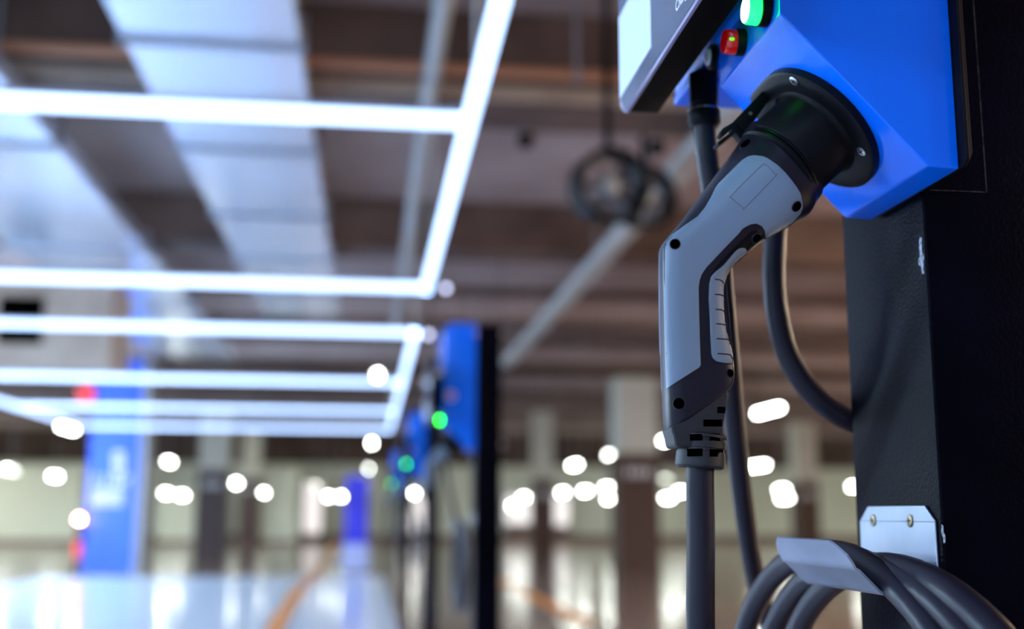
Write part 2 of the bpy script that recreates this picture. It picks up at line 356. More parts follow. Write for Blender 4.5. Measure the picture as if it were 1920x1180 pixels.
led_frame('nearer glowing white light frame whose long bar runs over the viewer', [
    (LP(XR, -4.5), LP(XR, YA[0])), (LP(XL, YA[0]), LP(XR, YA[0])), (LP(XL, YA[1]), LP(XR - .05, YA[1])), (LP(XL, -4.5), LP(XL, YA[0])),
    (LP(XL, 1.0), LP(XR - .05, 1.0)), (LP(XL, -2.0), LP(XR - .05, -2.0))], [(XR + .02, YA[0] - .1), (XR, 3.9), (XL, YA[0] - .1), (XL, 3), (XR, 1), (XR, -3), (XL, -3)])
led_frame('further glowing light frame ending at the blue pillar', [
    (LP(XR, YB[0]), LP(XR, YB[3])), (LP(XL, YB[0]), LP(XL, YB[3]))] + [(LP(XL, y), LP(XR, y)) for y in YB], [(XR, YB[0] + .1), (XL, YB[0] + .1), (XR, YB[3]), (XL, YB[3]), (XR, YB[2])])
# small pale bulbs beside the frames
for k, (px, py) in enumerate(((836, 541), (803, 628), (803, 724), (808, 778), (940, 626), (940, 833))):
    z = 2.55 if k < 4 else 2.3; Y = (8.2, 10.0, 14.5, 17.5, 12., 20.)[k]; c = at(px, py, 'Y', Y)
    t = empty('pendant_bulb', c, ('small pale bulb at the lit corner of the nearer frame', 'small pale bulb just left of the first far charger top', 'small pale bulb beside the middle of the further frame', 'small pale bulb above the second far charger', 'faint bulb right of the first far post, upper one', 'faint bulb right of the first far post, lower one')[k], 'bulb', 'small pale bulbs')
    r = .026 * Y / 10
    obj('bulb', lathe(B(), c - Vector((0, 0, r)), (0, 0, 1), [(r * (1 - math.cos(q * math.pi / 8)), r * math.sin(q * math.pi / 8)) for q in range(9)], 14), m_dotl if k < 4 else m_pipe, t)
    obj('cord', tube(B(), [c + Vector((0, 0, r)), (c.x, c.y, CZ - .002)], .004, 6), m_black, t)
# ------------------------------------------------------------------ fluorescent lamps deep in the garage
lamps = [(18, 880, 1), (103, 893, 1), (127, 803, 2), (317, 866, 1), (312, 925, 1), (342, 929, 1), (443, 906, 1), (495, 924, .7), (592, 910, .35), (616, 931, 1), (640, 931, 1),
 (708, 705, 1), (697, 831, .8), (691, 879, .5), (690, 905, .3), (777, 925, 1), (1440, 770, 2), (1077, 872, 1.2), (1142, 853, .7), (1248, 826, 1), (1418, 874, 1.6), (1248, 898, .3),
 (1252, 934, 1), (1276, 922, 1), (1055, 924, 1), (1097, 921, .8), (1138, 914, .9), (1143, 935, .8), (982, 933, .8), (962, 948, 1), (1466, 918, .8), (1480, 934, 1.5), (1604, 912, .9), (24, 884, .4)]
LPOS = []
for k, (px, py, e) in enumerate(lamps):
    p = at(px, py, 'Z', CAM.z + 2.35)
    if p.y < 0 or p.y > 39: p = at(px, py, 'Y', 39)
    if p.y < 9: p = at(px, py, 'Z', CZ - .3)
    for it in range(6):
        for q in LPOS:
            while abs(q.x - p.x) < .45 and abs(q.y - p.y) < 2.2: p = CAM + (p - CAM) * .97
        for yb in (2.6, 7.35, 12.2, 17.0, 21.8, 26.6, 31.4, 36.2, 41.0):
            if yb - .95 < p.y < yb + 1.5: p = CAM + (p - CAM) * ((yb - 1.0) / p.y)
    LPOS.append(p.copy())
    L = {2: 1.5, 1.6: 1.9, 1.5: 1.6, 1.2: 1.1}.get(e, .7); big = e >= .8
    side = 'left of the charger row' if px < 820 else 'right of the charger row'
    near = ['at the left edge', 'next to the left edge', 'at the end of the slanting lit bar', 'right of the blue pillar, upper', 'right of the blue pillar, lower left', 'right of the blue pillar, lower right', 'right of the brown column', 'over the smaller brown column', 'dim, in the left centre', 'left of the blue sign', 'touching the blue sign', 'highest, inside the further frame', 'below the end of the further frame', 'above the third charger', 'dim, just above the blue sign', 'between the second and third charger', 'largest, behind the looping cable', 'left of the white column', 'touching the white column, upper', 'behind the plug strain relief', 'right of the hanging cable', 'dim, below the strain relief', 'left of the hanging cable, low', 'touching the hanging cable, low', 'low over the narrow column', 'low, right of the narrow column', 'low, on the white column edge', 'lowest by the white column', 'just right of the first far post', 'lowest right of the first far post', 'upper of the pair over the metal hook', 'lower of the pair over the metal hook', 'peeking out at the black post', 'dim, at the left edge behind another'][k]
    t = empty('tube_lamp', p, 'glowing ceiling tube lamp, ' + near, 'ceiling light', 'tube lamps deep in the garage')
    w = .035 if big else .025; w *= max(1, p.y / 30)
    obj('tube', box(B(), p.x - w, p.x + w, p.y - L / 2, p.y + L / 2, p.z - w, p.z + w * .6), m_lamp if big else m_lampd if e < .5 else m_lamp, t, smooth=False)
    obj('fitting', box(B(), p.x - w * 1.6, p.x + w * 1.6, p.y - L / 2 - .03, p.y + L / 2 + .03, p.z + w * .61, p.z + w * .61 + .05), m_alu, t, smooth=False)
    obj('rod', box(B(), p.x - .008, p.x + .008, p.y - .008, p.y + .008, p.z + w * .61 + .051, CZ - .002), m_alu, t, smooth=False)

# unseen lamp rows, added outside the view as fill light
m_fill = M('cool fill lamp glow', (.8, .85, .9), .4, emis=(.50, .73, 1.0), es=55.)
m_fillb = M('bright cool fill lamp glow', (.8, .85, .9), .4, emis=(.50, .73, 1.0), es=130.)
m_filld = M('dim cool fill lamp glow', (.8, .85, .9), .4, emis=(.50, .73, 1.0), es=26.)
m_fillf = M('neutral fill lamp glow', (.8, .85, .8), .4, emis=(.92, 1.0, .86), es=28.)
m_fillw = M('warm fill lamp glow', (.8, .85, .8), .4, emis=(1.0, .78, .55), es=55.)
for x, ys, mt_, nm in ((-1.85, (-4.6,), m_filld, 'rear'), (-5.6, (-4.6,), m_filld, 'rear left'), (-15.5, (28.9, 33.9, 38.6), m_fillf, 'distant left'), (24.5, (33.9, 38.6), m_fillf, 'distant right'), (-8.2, (-3.8, -.5, 4.7, 9.5, 14.5, 19.4), m_fill, 'left'), (-13., (-3, 4.5, 9.5, 14.7, 24), m_fill, 'far left'), (8.5, (-3, .8, 5, 10), m_fillw, 'right'), (14., (0, 5.5, 10.2, 19.4), m_fillw, 'far right'), (21., (5, 14.7, 19.4, 28.9), m_fillw, 'furthest right')):
    for j, y in enumerate(ys):
        t = empty('fill_lamp', (x, y, 3.4), 'long fill lamp added out of view, %s row, %s' % (nm, ('behind the viewer', 'beside the viewer', 'third along the row', 'fourth along the row', 'fifth along the row', 'sixth along the row')[j]), 'ceiling light', 'added fill lamps, %s row' % nm)
        obj('tube', box(B(), x - .11, x + .11, y - .9, y + .9, 3.36, 3.42), m_fillb if mt_ is m_fill and y > 7 else mt_, t, smooth=False)
        obj('fitting', box(B(), x - .05, x + .05, y - .92, y + .92, 3.4201, 3.46), m_alu, t, smooth=False)
        obj('rod', box(B(), x - .008, x + .008, y - .008, y + .008, 3.461, CZ - .002), m_alu, t, smooth=False)

# ------------------------------------------------------------------ charging station (nearest, then copied along the row)
YN, YF = .750, .897; YC = (YN + YF) / 2
P1 = at(1463, 25, 'Y', YN); P3 = at(1740, 312, 'Y', YN); P5 = at(1799, 313, 'Y', YN); P4 = at(1640, 429, 'Y', YF)
XD = P1.x; XB = P5.x; Z0 = CAM.z
print('P1', P1, 'P3', P3, 'P5', P5, 'P4', P4)
XP = XB + .004; YPN = at(1733, 430, 'X', XP).y; YPF = at(1579, 430, 'X', XP).y
print('post', XP, YPN, YPF)
root_loc = Vector((XP + .045, (YPN + YPF) / 2, 0))
# post
post = empty('charging_post', root_loc, 'x', 'post', 'black charger posts')
XPR = XP + .104
obj('column_tube', box(B(), XP, XPR, YPN, YPF, .012, CAM.z + .76), m_post, post, bevel=.0035, seg=3)
obj('foot_plate', box(B(), XP - .06, XPR + .06, YPN - .06, YPF + .06, .001, .012), m_post, post, bevel=.002)
obj('post_cap', box(B(), XP - .003, XPR + .003, YPN - .003, YPF + .003, CAM.z + .7605, CAM.z + .770), m_black, post, bevel=.003)
q0 = at(1850, 361, 'Y', YPN - .001); q1 = at(1743, 361, 'Y', YPN - .001)
obj('access_cover', box(B(), XP + .006, q0.x, YPN - .0012, YPN - .0001, q0.z, CAM.z + .70), m_post, post, bevel=.0004, seg=1)
ys_ = YPN - .0014
m_wear = M('worn light edge', (.10, .10, .10), .6, noise=(220, (.01, .01, .01), .42, .58))
obj('cover_edge', box(B(), XP + .006, q0.x, ys_, YPN - .00125, q0.z - .0001, q0.z + .0003), m_wear, post, smooth=False)
obj('cover_edge', box(B(), q0.x - .0003, q0.x + .0001, ys_, YPN - .00125, q0.z + .0004, CAM.z + .5), m_wear, post, smooth=False)
def chip(poly, X, name='paint_chip'):
    b = B(); prism(b, [at(x, y, 'X', X) for x, y in poly], (.0003, 0, 0)); return obj(name, b, m_chip, post, smooth=False)
m_chip = M('bare scratched primer', (.38, .42, .50), .5, noise=(300, (.10, .11, .16), .45, .6))
chip([(1724, 444), (1728, 446), (1728, 468), (1732, 480), (1731, 500), (1733, 512), (1729, 514), (1727, 500), (1722, 496), (1722, 486), (1725, 482), (1723, 462)], XP - .0004)
chip([(1765, 984), (1768, 986), (1769, 1000), (1772, 1004), (1772, 1018), (1769, 1019), (1768, 1008), (1765, 1000)], XP - .0004)
post['label'] = 'large black post filling the right edge, worn paint on its corner'

st = empty('charging_station', root_loc + Vector((-.1, 0, CAM.z + .3)), 'x', 'charger', 'blue wall chargers')
ZC = P4.z                        # underside height
TOP = CAM.z + .76; ZS = CAM.z + .395
X3 = P3.x
# housing: lower lobe with slanted socket face, second lobe, wide upper body
b = B(); prof = [(XD, ZS), (XD, P1.z), (X3, P3.z), (XB, P3.z - .001), (XB, ZS)]
print('profile', prof, 'underside', ZC)
prism(b, [Vector((x, YN, z)) for x, z in prof], (0, YF - YN, 0))
h = obj('housing', b, m_blue, st, bevel=.0022, seg=3, sharp=25)
b = B(); box(b, XD - .006, XB, YF + .060, YF + .124, at(1290, 201, 'Y', YF + .124).z, ZS + .002); obj('far_socket_block', b, m_blue, st, bevel=.003)
b = B(); prism(b, [Vector((x, YN - .006, z)) for x, z in ((XD - .004, ZS + .001), (XD - .004, TOP - .03), (XD + .03, TOP), (XB, TOP), (XB, ZS + .001))], (0, YF + .130 - YN + .006, 0))
obj('upper_housing', b, m_blue, st, bevel=.006, seg=3)
# dark backing plate
c0 = at(1822, 300, 'Y', YN + .02)
b = B(); prism(b, [Vector((XB + .00005, y, z)) for y, z in ((YN - .010, TOP - .05), (YN - .010, P3.z + .004), (YN - .004, P3.z - .0008), (YF - .01, P3.z - .0008), (YF - .01, TOP - .05))], (.0032, 0, 0))
obj('backing_plate', b, m_plate, st, bevel=.0008, seg=2)
# a visible folded flange of the plate towards the viewer
zc = at(1812, 306, 'Y', YN + .015).z; xr = at(1822, 280, 'Y', YN + .015).x
b = B(); prism(b, [Vector((x, YN + .014, z)) for x, z in ((XB + .0005, TOP - .05), (XB + .0005, zc), (xr - .007, zc), (xr - .002, zc + .003), (xr, zc + .008), (xr, TOP - .05))], (0, .003, 0))
obj('mounting_flange', b, m_plate, st, bevel=.0008, seg=2)

# socket on the slanted face
nB = Vector((-(P1.z - P3.z), 0, -(X3 - XD))).normalized(); uB = Vector((-(X3 - XD), 0, (P1.z - P3.z))).normalized()   # outward normal, up along the slope
nB = Vector((uB.z * -1, 0, uB.x)).normalized()
if nB.x > 0: nB = -nB
def onB(px, py, off=0):
    d = ray(px, py); o = Vector((XD, 0, P1.z)) + nB * off; t = (o - CAM).dot(nB) / d.dot(nB); return CAM + d * t
fcn = onB(1524, 250, .008); fcn.y = YC - .003
print('flange centre', fcn, pix(fcn), 'nB', nB)
FR = .0565
# measured outline of flange: circle with a squared shoulder on the far upper side
def flange_outline(r, n=64, k=1.0):
    out = []
    for i in range(n):
        g = 2 * math.pi * i / n; a_, c_ = math.cos(g), math.sin(g)       # a along uB (up), c along +Y (far)
        rr = r
        if a_ > 0 and c_ > 0: rr = r * min(1.18, 1 / max(a_ ** 6 + c_ ** 6, 1e-9) ** (1 / 6)) 
        out.append((a_ * rr * k, c_ * rr * k))
    return out
sk = obj('socket', B(), m_black, st); KIDS_ = None
b = B()
def layer(off, r, k=1.0): return [b.verts.new(fcn + nB * (off - .008) + uB * p + Vector((0, 1, 0)) * q) for p, q in flange_outline(r, 64, k)]
Ls = [layer(.0003, FR), layer(.0065, FR), layer(.008, FR, .965), layer(.0082, FR, .80)]
for p, q in zip(Ls, Ls[1:]):
    for i in range(64): b.faces.new((p[i], p[(i + 1) % 64], q[(i + 1) % 64], q[i]))
b.faces.new(Ls[0][::-1]); b.faces.new(Ls[-1])
bpy.data.objects.remove(sk); sk = obj('socket_flange', b, m_black, st, sharp=50)
BR = .0365; BL = .036
barrel_b = B(); lathe(barrel_b, fcn + nB * .0002, nB, [(0, BR + .003), (.002, BR + .0008), (.004, BR), (BL, BR), (BL + .0012, BR - .001), (BL + .001, BR - .004), (BL - .02, BR - .0045)], 72)
obj('socket_barrel', barrel_b, m_black, st, sharp=50)
def screw(par, c, n, r, mat, name='screw'):
    s = obj(name, lathe(B(), c, n, [(0, r * .9), (.0002, r), (.0005, r), (.0009, r * .85), (.0010, r * .5)], 24), mat, par)
    a_, u_, v_ = frame(n); b = B()
    for d, e in ((u_, v_), (v_, u_)):
        c2 = Vector(c) + a_ * .0009
        prism(b, [c2 - d * r * .55 - e * r * .12, c2 + d * r * .55 - e * r * .12, c2 + d * r * .55 + e * r * .12, c2 - d * r * .55 + e * r * .12], a_ * .0003)
    obj('cross_slot', b, m_gap, s, smooth=False); return s
for px, py in ((1489, 152), (1615, 284)): screw(sk, onB(px, py, .0083), nB, .0041, m_screw)
for sx, sy in ((-1, 1),): screw(sk, fcn + uB * -.033 + Vector((0, .03, 0)) + nB * .0003, nB, .0041, m_screw)
# latch bar along the barrel with rivet and hooked lip
def L3(px, py): return at(px, py, 'Y', YC + .010)
b = B(); prism(b, [L3(x, y) for x, y in ((1440, 160), (1456, 168), (1398, 250), (1383, 234), (1374, 229))], (0, .012, 0))
lt = obj('latch', b, m_black, sk, bevel=.0008, seg=2)
b = B(); prism(b, [L3(x, y) for x, y in ((1376, 228), (1396, 250), (1390, 262), (1372, 240), (1356, 255), (1350, 251), (1356, 240))], (0, .010, 0)); obj('latch_hook', b, m_black, sk, bevel=.0006, seg=2)
b = B(); prism(b, [L3(x, y) for x, y in ((1380, 240), (1383, 245), (1350, 272), (1345, 267))], (0, .014, 0)); obj('latch_lever', b, m_black, sk, bevel=.0005, seg=1)
obj('rivet', lathe(B(), at(1407, 213, 'Y', YC + .0098), (0, -1, 0), [(0, .0016), (.0005, .0014)], 16), m_brass, sk)
# indicator lamp, push button, key lock on the front face
def knob(px, py, r, ln, mats, names, X=None):
    """barrel standing out of the front face towards -X; (px,py) is the centre of the outer disc"""
    c = at(px, py, 'X', XD - .0005 - ln * 1.05)
    bz = obj(names[0], lathe(B(), (XD - .0005, c.y, c.z), (-1, 0, 0), [(0, r * 1.08), (ln * .42, r * 1.08), (ln * .46, r)], 40), mats[0], st)
    obj(names[1], lathe(B(), (XD - .0005 - ln * .45, c.y, c.z), (-1, 0, 0), [(0, r * .98), (ln * .5, r * .96), (ln * .60, r * .90)], 40), mats[1], bz)
    if len(mats) > 2: obj(names[2], lathe(B(), (XD - .0005 - ln * 1.055, c.y, c.z), (-1, 0, 0), [(0, r * .88), (.0006, r * .86), (.0012, r * .6)], 40), mats[2], bz)
    return c
g = knob(1398, 18, .0112, .016, (m_black, m_green, m_gface), ('indicator_lamp', 'green_lens', 'bright_lens_face'))
r_ = knob(1357, 78, .0100, .015, (m_black, m_red), ('push_button', 'red_cap'))
k_ = at(1329, 107, 'X', XD - .006); lk = obj('key_lock', lathe(B(), (XD - .0005, k_.y, k_.z), (-1, 0, 0), [(0, .0110), (.004, .0110), (.0055, .0095)], 36), m_black, st)
obj('lock_face', lathe(B(), (XD - .0061, k_.y, k_.z), (-1, 0, 0), [(0, .0072), (.0015, .0072), (.0015, .0072), (.002, .006)], 36), m_print, lk)
obj('key_slot', box(B(), XD - .0086, XD - .0082, k_.y - .0006, k_.y + .0006, k_.z - .0035, k_.z + .0035), m_gap, lk)
print('lamp', g, r_, k_)
# emergency button on the side face (seen on the far ones)
es = at(845, 743, 'Y', YN + 3.80); e0 = Vector((es.x, YN - .006, es.z))
em = obj('stop_button', lathe(B(), e0, (0, -1, 0), [(0, .018), (.008, .018), (.009, .015)], 32), m_screw, st)
obj('stop_cap', lathe(B(), e0 + Vector((0, -.009, 0)), (0, -1, 0), [(0, .009), (.010, .011), (.016, .008), (.017, .003)], 32), m_red, em)
# card reader box
XR0 = at(1195, 190, 'Y', .93).x
xr0, xr1 = XR0 + .0, XR0 + .030
yrf = at(1160, 120, 'X', xr0).y; zr = at(1205, 188, 'X', xr0).z; yrn = .60
zr = at(1308, 3, 'X', xr0).z if True else zr
# bottom edge runs along Y: fit its height from two points
A_ = at(1212, 160, 'X', xr0); print('reader', xr0, 'far', yrf, 'z', A_, at(1300, 15, 'X', xr0))
zr = A_.z + .0045
ZT = CAM.z + .60
R_ = .030
op = [(yrn + .0, zr), (yrf - R_, zr)] + [(yrf - R_ + R_ * math.sin(g), zr + R_ - R_ * math.cos(g)) for g in [math.pi / 2 * k / 6 for k in range(1, 7)]] + [(yrf, ZT), (yrn, ZT)]
b = B(); prism(b, [Vector((xr0 + .0036, y - .001, z + .0008)) for y, z in op], (xr1 - xr0 - .0036, 0, 0)); cr = obj('card_reader', b, m_readerb, st, bevel=.001, seg=2)
b = B(); prism(b, [Vector((xr0 + .0005, y, z)) for y, z in op], (.003, 0, 0)); obj('reader_rim', b, m_rim, cr, bevel=.0008, seg=2)
op2 = [(y - (.0035 if y > .8 else 0), z + .0035 if z < ZT else z) for y, z in op]
b = B(); prism(b, [Vector((xr0, y, z)) for y, z in op2], (.0004, 0, 0)); obj('reader_face', b, m_reader, cr, smooth=False)
# white sticker
b = B(); s0 = at(1170, 183, 'X', xr0 - .0003); s1 = at(1221, 88, 'X', xr0 - .0003)
box(b, xr0 - .0004, xr0 - .0001, s1.y, yrf - .004, s1.z, s1.z + .080); obj('sticker', b, m_white, cr, smooth=False)
# lettering
fc_ = bpy.data.curves.new('lettering_text', 'FONT'); fc_.body = 'Charging'; fc_.size = .0125; fc_.extrude = .0001; fc_.offset = .00018
to = bpy.data.objects.new('lettering_tmp', fc_); C.objects.link(to); bpy.context.view_layer.update()
me = bpy.data.meshes.new_from_object(to.evaluated_get(bpy.context.evaluated_depsgraph_get())); bpy.data.objects.remove(to)
tb = B(); tb.from_mesh(me); tp = at(1267, 24, 'X', xr0 - .0002)
for v in tb.verts: v.co = Vector((tp.x - v.co.z, tp.y - v.co.x, tp.z + v.co.y))
obj('lettering', tb, m_print, cr, smooth=False)
# bracket behind the reader joining it to the housing
obj('reader_bracket', box(B(), xr1 + .0002, XD - .0045, YN + .06, YF + .05, CAM.z + .42, CAM.z + .56), m_readerb, st)
# cable gland between the lobes
YG = YF + .050; gx = at(1323, 150, 'Y', YG); gb = at(1321, 240, 'Y', YG)
print('gland', gx, gb)
gt = at(1321, 140, 'Y', YG).z
obj('gland_shelf', box(B(), XD + .012, XB, YF + .0005, YF + .0595, gt, ZS + .001), m_blue, st, bevel=.002)
G = gt - gb.z
gl_ = obj('cable_gland', lathe(B(), (gb.x, YG, gt), (0, 0, -1), [(0, .0128), (G - .022, .0128), (G - .021, .0118), (G - .018, .0118), (G - .017, .0142), (G - .004, .0146), (G, .0115)], 32), m_black, st)
obj('gland_ring', lathe(B(), (gb.x, YG, gb.z + .0172), (0, 0, -1), [(0, .0120), (.001, .0143), (.0022, .0143)], 32), m_screw, gl_)
st['label'] = 'nearest blue wall charger, cut off at the top edge, with lit green lamp'

# ------------------------------------------------------------------ plug (connector) standing in the socket
cn = empty('charging_plug', fcn + nB * .05, 'x', 'plug', 'grey charging plugs')
# cross-sections: (left px, right px, half thickness in Y, squareness)
S = [((1407, 232), (1535, 372), .0352, 2.0), ((1399, 243), (1526, 383), .0352, 2.0), ((1389, 262), (1519, 397), .0345, 2.1), ((1376, 282), (1508, 409), .034, 2.2), ((1350, 318), (1480, 424), .031, 2.5),
     ((1310, 372), (1432, 452), .026, 3.0), ((1272, 422), (1402, 474), .022, 3.4), ((1244, 457), (1372, 500), .0185, 3.8), ((1240, 482), (1354, 530), .017, 4.0), ((1240, 540), (1350, 562), .0165, 4.0),
     ((1241, 620), (1354, 618), .0165, 4.0), ((1243, 690), (1366, 662), .0168, 4.0), ((1245, 740), (1371, 694), .0168, 4.0), ((1247, 790), (1370, 716), .0165, 4.0), ((1250, 806), (1364, 728), .0160, 4.0), ((1262, 808), (1357, 735), .0135, 3.6)]
def sect(l, r, hb, n, N=48):
    l, r = at(*l, 'Y', YC), at(*r, 'Y', YC); c = (l + r) / 2; h_ = (r - l) / 2; out = []
    for k in range(N):
        g = 2 * math.pi * k / N; cg, sg_ = math.cos(g), math.sin(g)
        out.append(c + h_ * (math.copysign(abs(cg) ** (2 / n), cg)) + Vector((0, 1, 0)) * hb * math.copysign(abs(sg_) ** (2 / n), sg_))
    return out
# interpolate the sections smoothly
def interp(S, m=4):
    out = []
    for i in range(len(S) - 1):
        A, Bb = S[i], S[i + 1]; P = S[max(i - 1, 0)]; Q = S[min(i + 2, len(S) - 1)]
        for k in range(m):
            t = k / m
            f = lambda p, a, b_, q: .5 * (2 * a + (b_ - p) * t + (2 * p - 5 * a + 4 * b_ - q) * t * t + (3 * a - p - 3 * b_ + q) * t ** 3)
            out.append(((f(P[0][0], A[0][0], Bb[0][0], Q[0][0]), f(P[0][1], A[0][1], Bb[0][1], Q[0][1])), (f(P[1][0], A[1][0], Bb[1][0], Q[1][0]), f(P[1][1], A[1][1], Bb[1][1], Q[1][1])), f(P[2], A[2], Bb[2], Q[2]), f(P[3], A[3], Bb[3], Q[3])))
    out.append(S[-1]); return out
b = B(); rings = [[b.verts.new(p) for p in sect(*s_)] for s_ in interp(S)]
for p, q in zip(rings, rings[1:]):
    for k in range(48): b.faces.new((p[k], p[(k + 1) % 48], q[(k + 1) % 48], q[k]))
b.faces.new(rings[0][::-1]); b.faces.new(rings[-1])
bmesh.ops.recalc_face_normals(b, faces=b.faces)
bvh = BVHTree.FromBMesh(b)
body = obj('plug_body', b, m_body, cn, sharp=40)
# collar rings between plug and socket barrel
ca = fcn + nB * (BL - .012)
obj('plug_collar', lathe(B(), ca, nB, [(0, .030), (.010, .0322), (.0128, .0322), (.0130, .0350), (.0145, .0362), (.0160, .0362), (.0162, .0340), (.0172, .0340), (.0175, .0362), (.0195, .0362), (.0205, .0345), (.0210, .02)], 72), m_black, cn, sharp=30)
def hit(px, py):
    r = bvh.ray_cast(CAM, ray(px, py)); return r[0] if r[0] else None
def panel(name, poly, mat, lift, par, both=True, step=.0035, thick=.003, dens=6):
    """a moulded skin following the plug body: outline -> fine mesh laid on the surface, with its own thickness"""
    pts2 = []
    n = len(poly)
    for i in range(n):
        a, c = Vector(poly[i]), Vector(poly[(i + 1) % n]); m = max(1, int((c - a).length / dens))
        for k in range(m): pts2.append(a.lerp(c, k / m))
    nb = len(pts2); xs = [p.x for p in pts2]; ys = [p.y for p in pts2]
    def inside(q):
        s_ = False
        for i in range(nb):
            a, c = pts2[i], pts2[(i + 1) % nb]
            if (a.y > q.y) != (c.y > q.y) and q.x < (c.x - a.x) * (q.y - a.y) / (c.y - a.y) + a.x: s_ = not s_
        return s_
    allp = list(pts2); g = dens * 1.3
    y = min(ys)
    while y < max(ys):
        x = min(xs)
        while x < max(xs):
            q = Vector((x, y))
            if inside(q) and min((q - p).length for p in pts2) > dens * .6: allp.append(q)
            x += g
        y += g
    vv, ee, ff, *_ = delaunay_2d_cdt(allp, [(i, (i + 1) % nb) for i in range(nb)], [list(range(nb))], 1, 1e-5)
    objs = []
    bnd = [Vector(p) for p in pts2]
    for side in ((1, -1) if both else (1,)):
        b = B(); top, bot = [], []
        for p in vv:
            h_ = hit(p.x, p.y)
            if h_ is None:                                  # just outside the silhouette: take the edge
                for rad in range(1, 40):
                    for k in range(12):
                        h_ = hit(p.x + rad * math.cos(k * .5236), p.y + rad * math.sin(k * .5236))
                        if h_: break
                    if h_: break
            d = min((Vector(p) - q).length for q in bnd); e = min(1, d / 5.0); rise = lift * (.75 + .25 * math.sqrt(max(0, 1 - (1 - e) ** 2)))
            P_ = Vector((h_.x, h_.y - rise, h_.z)); Q_ = Vector((h_.x, h_.y + thick * .5, h_.z))
            if side < 0: P_.y = 2 * YC - P_.y; Q_.y = 2 * YC - Q_.y
            top.append(b.verts.new(P_)); bot.append(b.verts.new(Q_))
        for f in ff:
            try: b.faces.new([top[i] for i in f]); b.faces.new([bot[i] for i in reversed(f)])
            except ValueError: pass
        be = {}
        for f in ff:
            for i in range(len(f)):
                k = (f[i], f[(i + 1) % len(f)]); be[k] = 1
        for (i, j) in list(be):
            if (j, i) not in be:
                try: b.faces.new((top[j], top[i], bot[i], bot[j]))
                except ValueError: pass
        objs.append(obj(name, b, mat, par, sharp=45))
    return objs
PAN = [(1422, 293), (1412, 292), (1402, 294), (1392, 300), (1384, 307), (1364, 327), (1346, 345), (1340, 354), (1332, 371), (1321, 390), (1307, 407), (1286, 421), (1262, 438), (1243, 456), (1243, 462), (1243, 520), (1245, 600), (1247, 680), (1249, 729),
       (1280, 709), (1310, 690), (1313, 685), (1312, 658), (1310, 590), (1309, 541), (1311, 526), (1315, 515), (1323, 503), (1354, 470), (1384, 439), (1391, 430), (1399, 425), (1408, 421), (1418, 420), (1428, 425), (1433, 433), (1436, 454), (1452, 446), (1468, 437), (1484, 420), (1500, 402), (1504, 392), (1504, 382), (1500, 364), (1493, 352), (1485, 341), (1472, 325), (1459, 312), (1439, 298), (1430, 294)]
gp = panel('grey_side_panel', PAN, m_grey, .0016, body, dens=4.5)
GRIP = [(1391, 466), (1396, 467), (1399, 471), (1397, 480), (1385, 491), (1369, 503), (1362, 513), (1360, 530), (1359, 560), (1359, 592), (1364, 615), (1368, 632), (1371, 650), (1373, 668), (1371, 682), (1356, 681), (1342, 678), (1336, 673), (1333, 664), (1331, 630), (1330, 596), (1328, 560), (1329, 533), (1332, 520), (1340, 511), (1356, 498), (1379, 471), (1385, 467)]
tg = panel('trigger_grip', GRIP, m_grey2, .0022, body, dens=4)
def surf_strip(pts, w, lift, mat, name, par):
    P2 = spline([Vector((x, y, 0)) for x, y in pts], 6); b = B(); ps = []
    for p in P2:
        h_ = hit(p.x, p.y)
        if h_: ps.append(Vector((h_.x, h_.y - lift, h_.z)))
    if len(ps) > 2: tube(b, ps, w, 6); return obj(name, b, mat, par)
i0_ = PAN.index((1249, 729)); surf_strip(PAN[i0_ + 1:] + PAN[:PAN.index((1262, 438)) + 1], .0006, .0002, m_gap, 'panel_seam', gp[0])
surf_strip(GRIP + GRIP[:1], .0005, .0002, m_gap, 'grip_seam', tg[0])
# dark trigger recess above the grip
TR = [(1332, 516), (1345, 497), (1372, 470), (1396, 447), (1408, 434), (1418, 432), (1427, 440), (1428, 455), (1412, 470), (1402, 476), (1398, 466), (1388, 462), (1372, 474), (1352, 496)]
panel('trigger_recess', TR, m_black, .0006, body, dens=5)
for k, (x0, y0, x1, y1) in enumerate(((1339, 525, 1356, 532), (1339, 553, 1358, 560), (1340, 581, 1359, 589), (1341, 608, 1363, 617), (1342, 636, 1369, 647), (1344, 664, 1372, 674))):
    surf_strip([(x0, y0), ((x0 + x1) / 2, y0 + 1), (x1 - 4, y0 + 3), (x1 - 1, y1)], .0005, .0022, m_gap, 'grip_rib', tg[0])
# screw holes, the shade inside painted as a black disc on the surface
def hole(px, py, r, lift, par, name='screw_hole'):
    loc, nor, *_ = bvh.ray_cast(CAM, ray(px, py))
    if loc:
        if nor.dot(ray(px, py)) > 0: nor = -nor
        o = obj(name, lathe(B(), loc + nor * (lift - .0003), nor, [(0, r * 1.22), (.0004, r * 1.15), (.0006, r * 1.0), (.00065, r * .95)], 28), m_body, par)
        obj('hole_shade', lathe(B(), loc + nor * (lift + .0003), nor, [(0, r), (.0003, r), (.0005, r * .9)], 28), m_dot, o)
hole(1398, 270, .0042, .0, body); hole(1266, 459, .0034, .0019, body); hole(1491, 386, .0036, .0019, body); hole(1417, 446, .0034, .0008, body); hole(1273, 757, .0040, .0, body); hole(1369, 700, .0028, .0, body)
# embossed frame on the panel
surf_strip([(1432, 311), (1437, 312), (1451, 328), (1451, 333), (1396, 390), (1391, 390), (1370, 372), (1371, 367), (1426, 312), (1432, 311)], .00035, .0016, M('panel groove', (.12, .14, .19), .5), 'embossed_frame', gp[0])
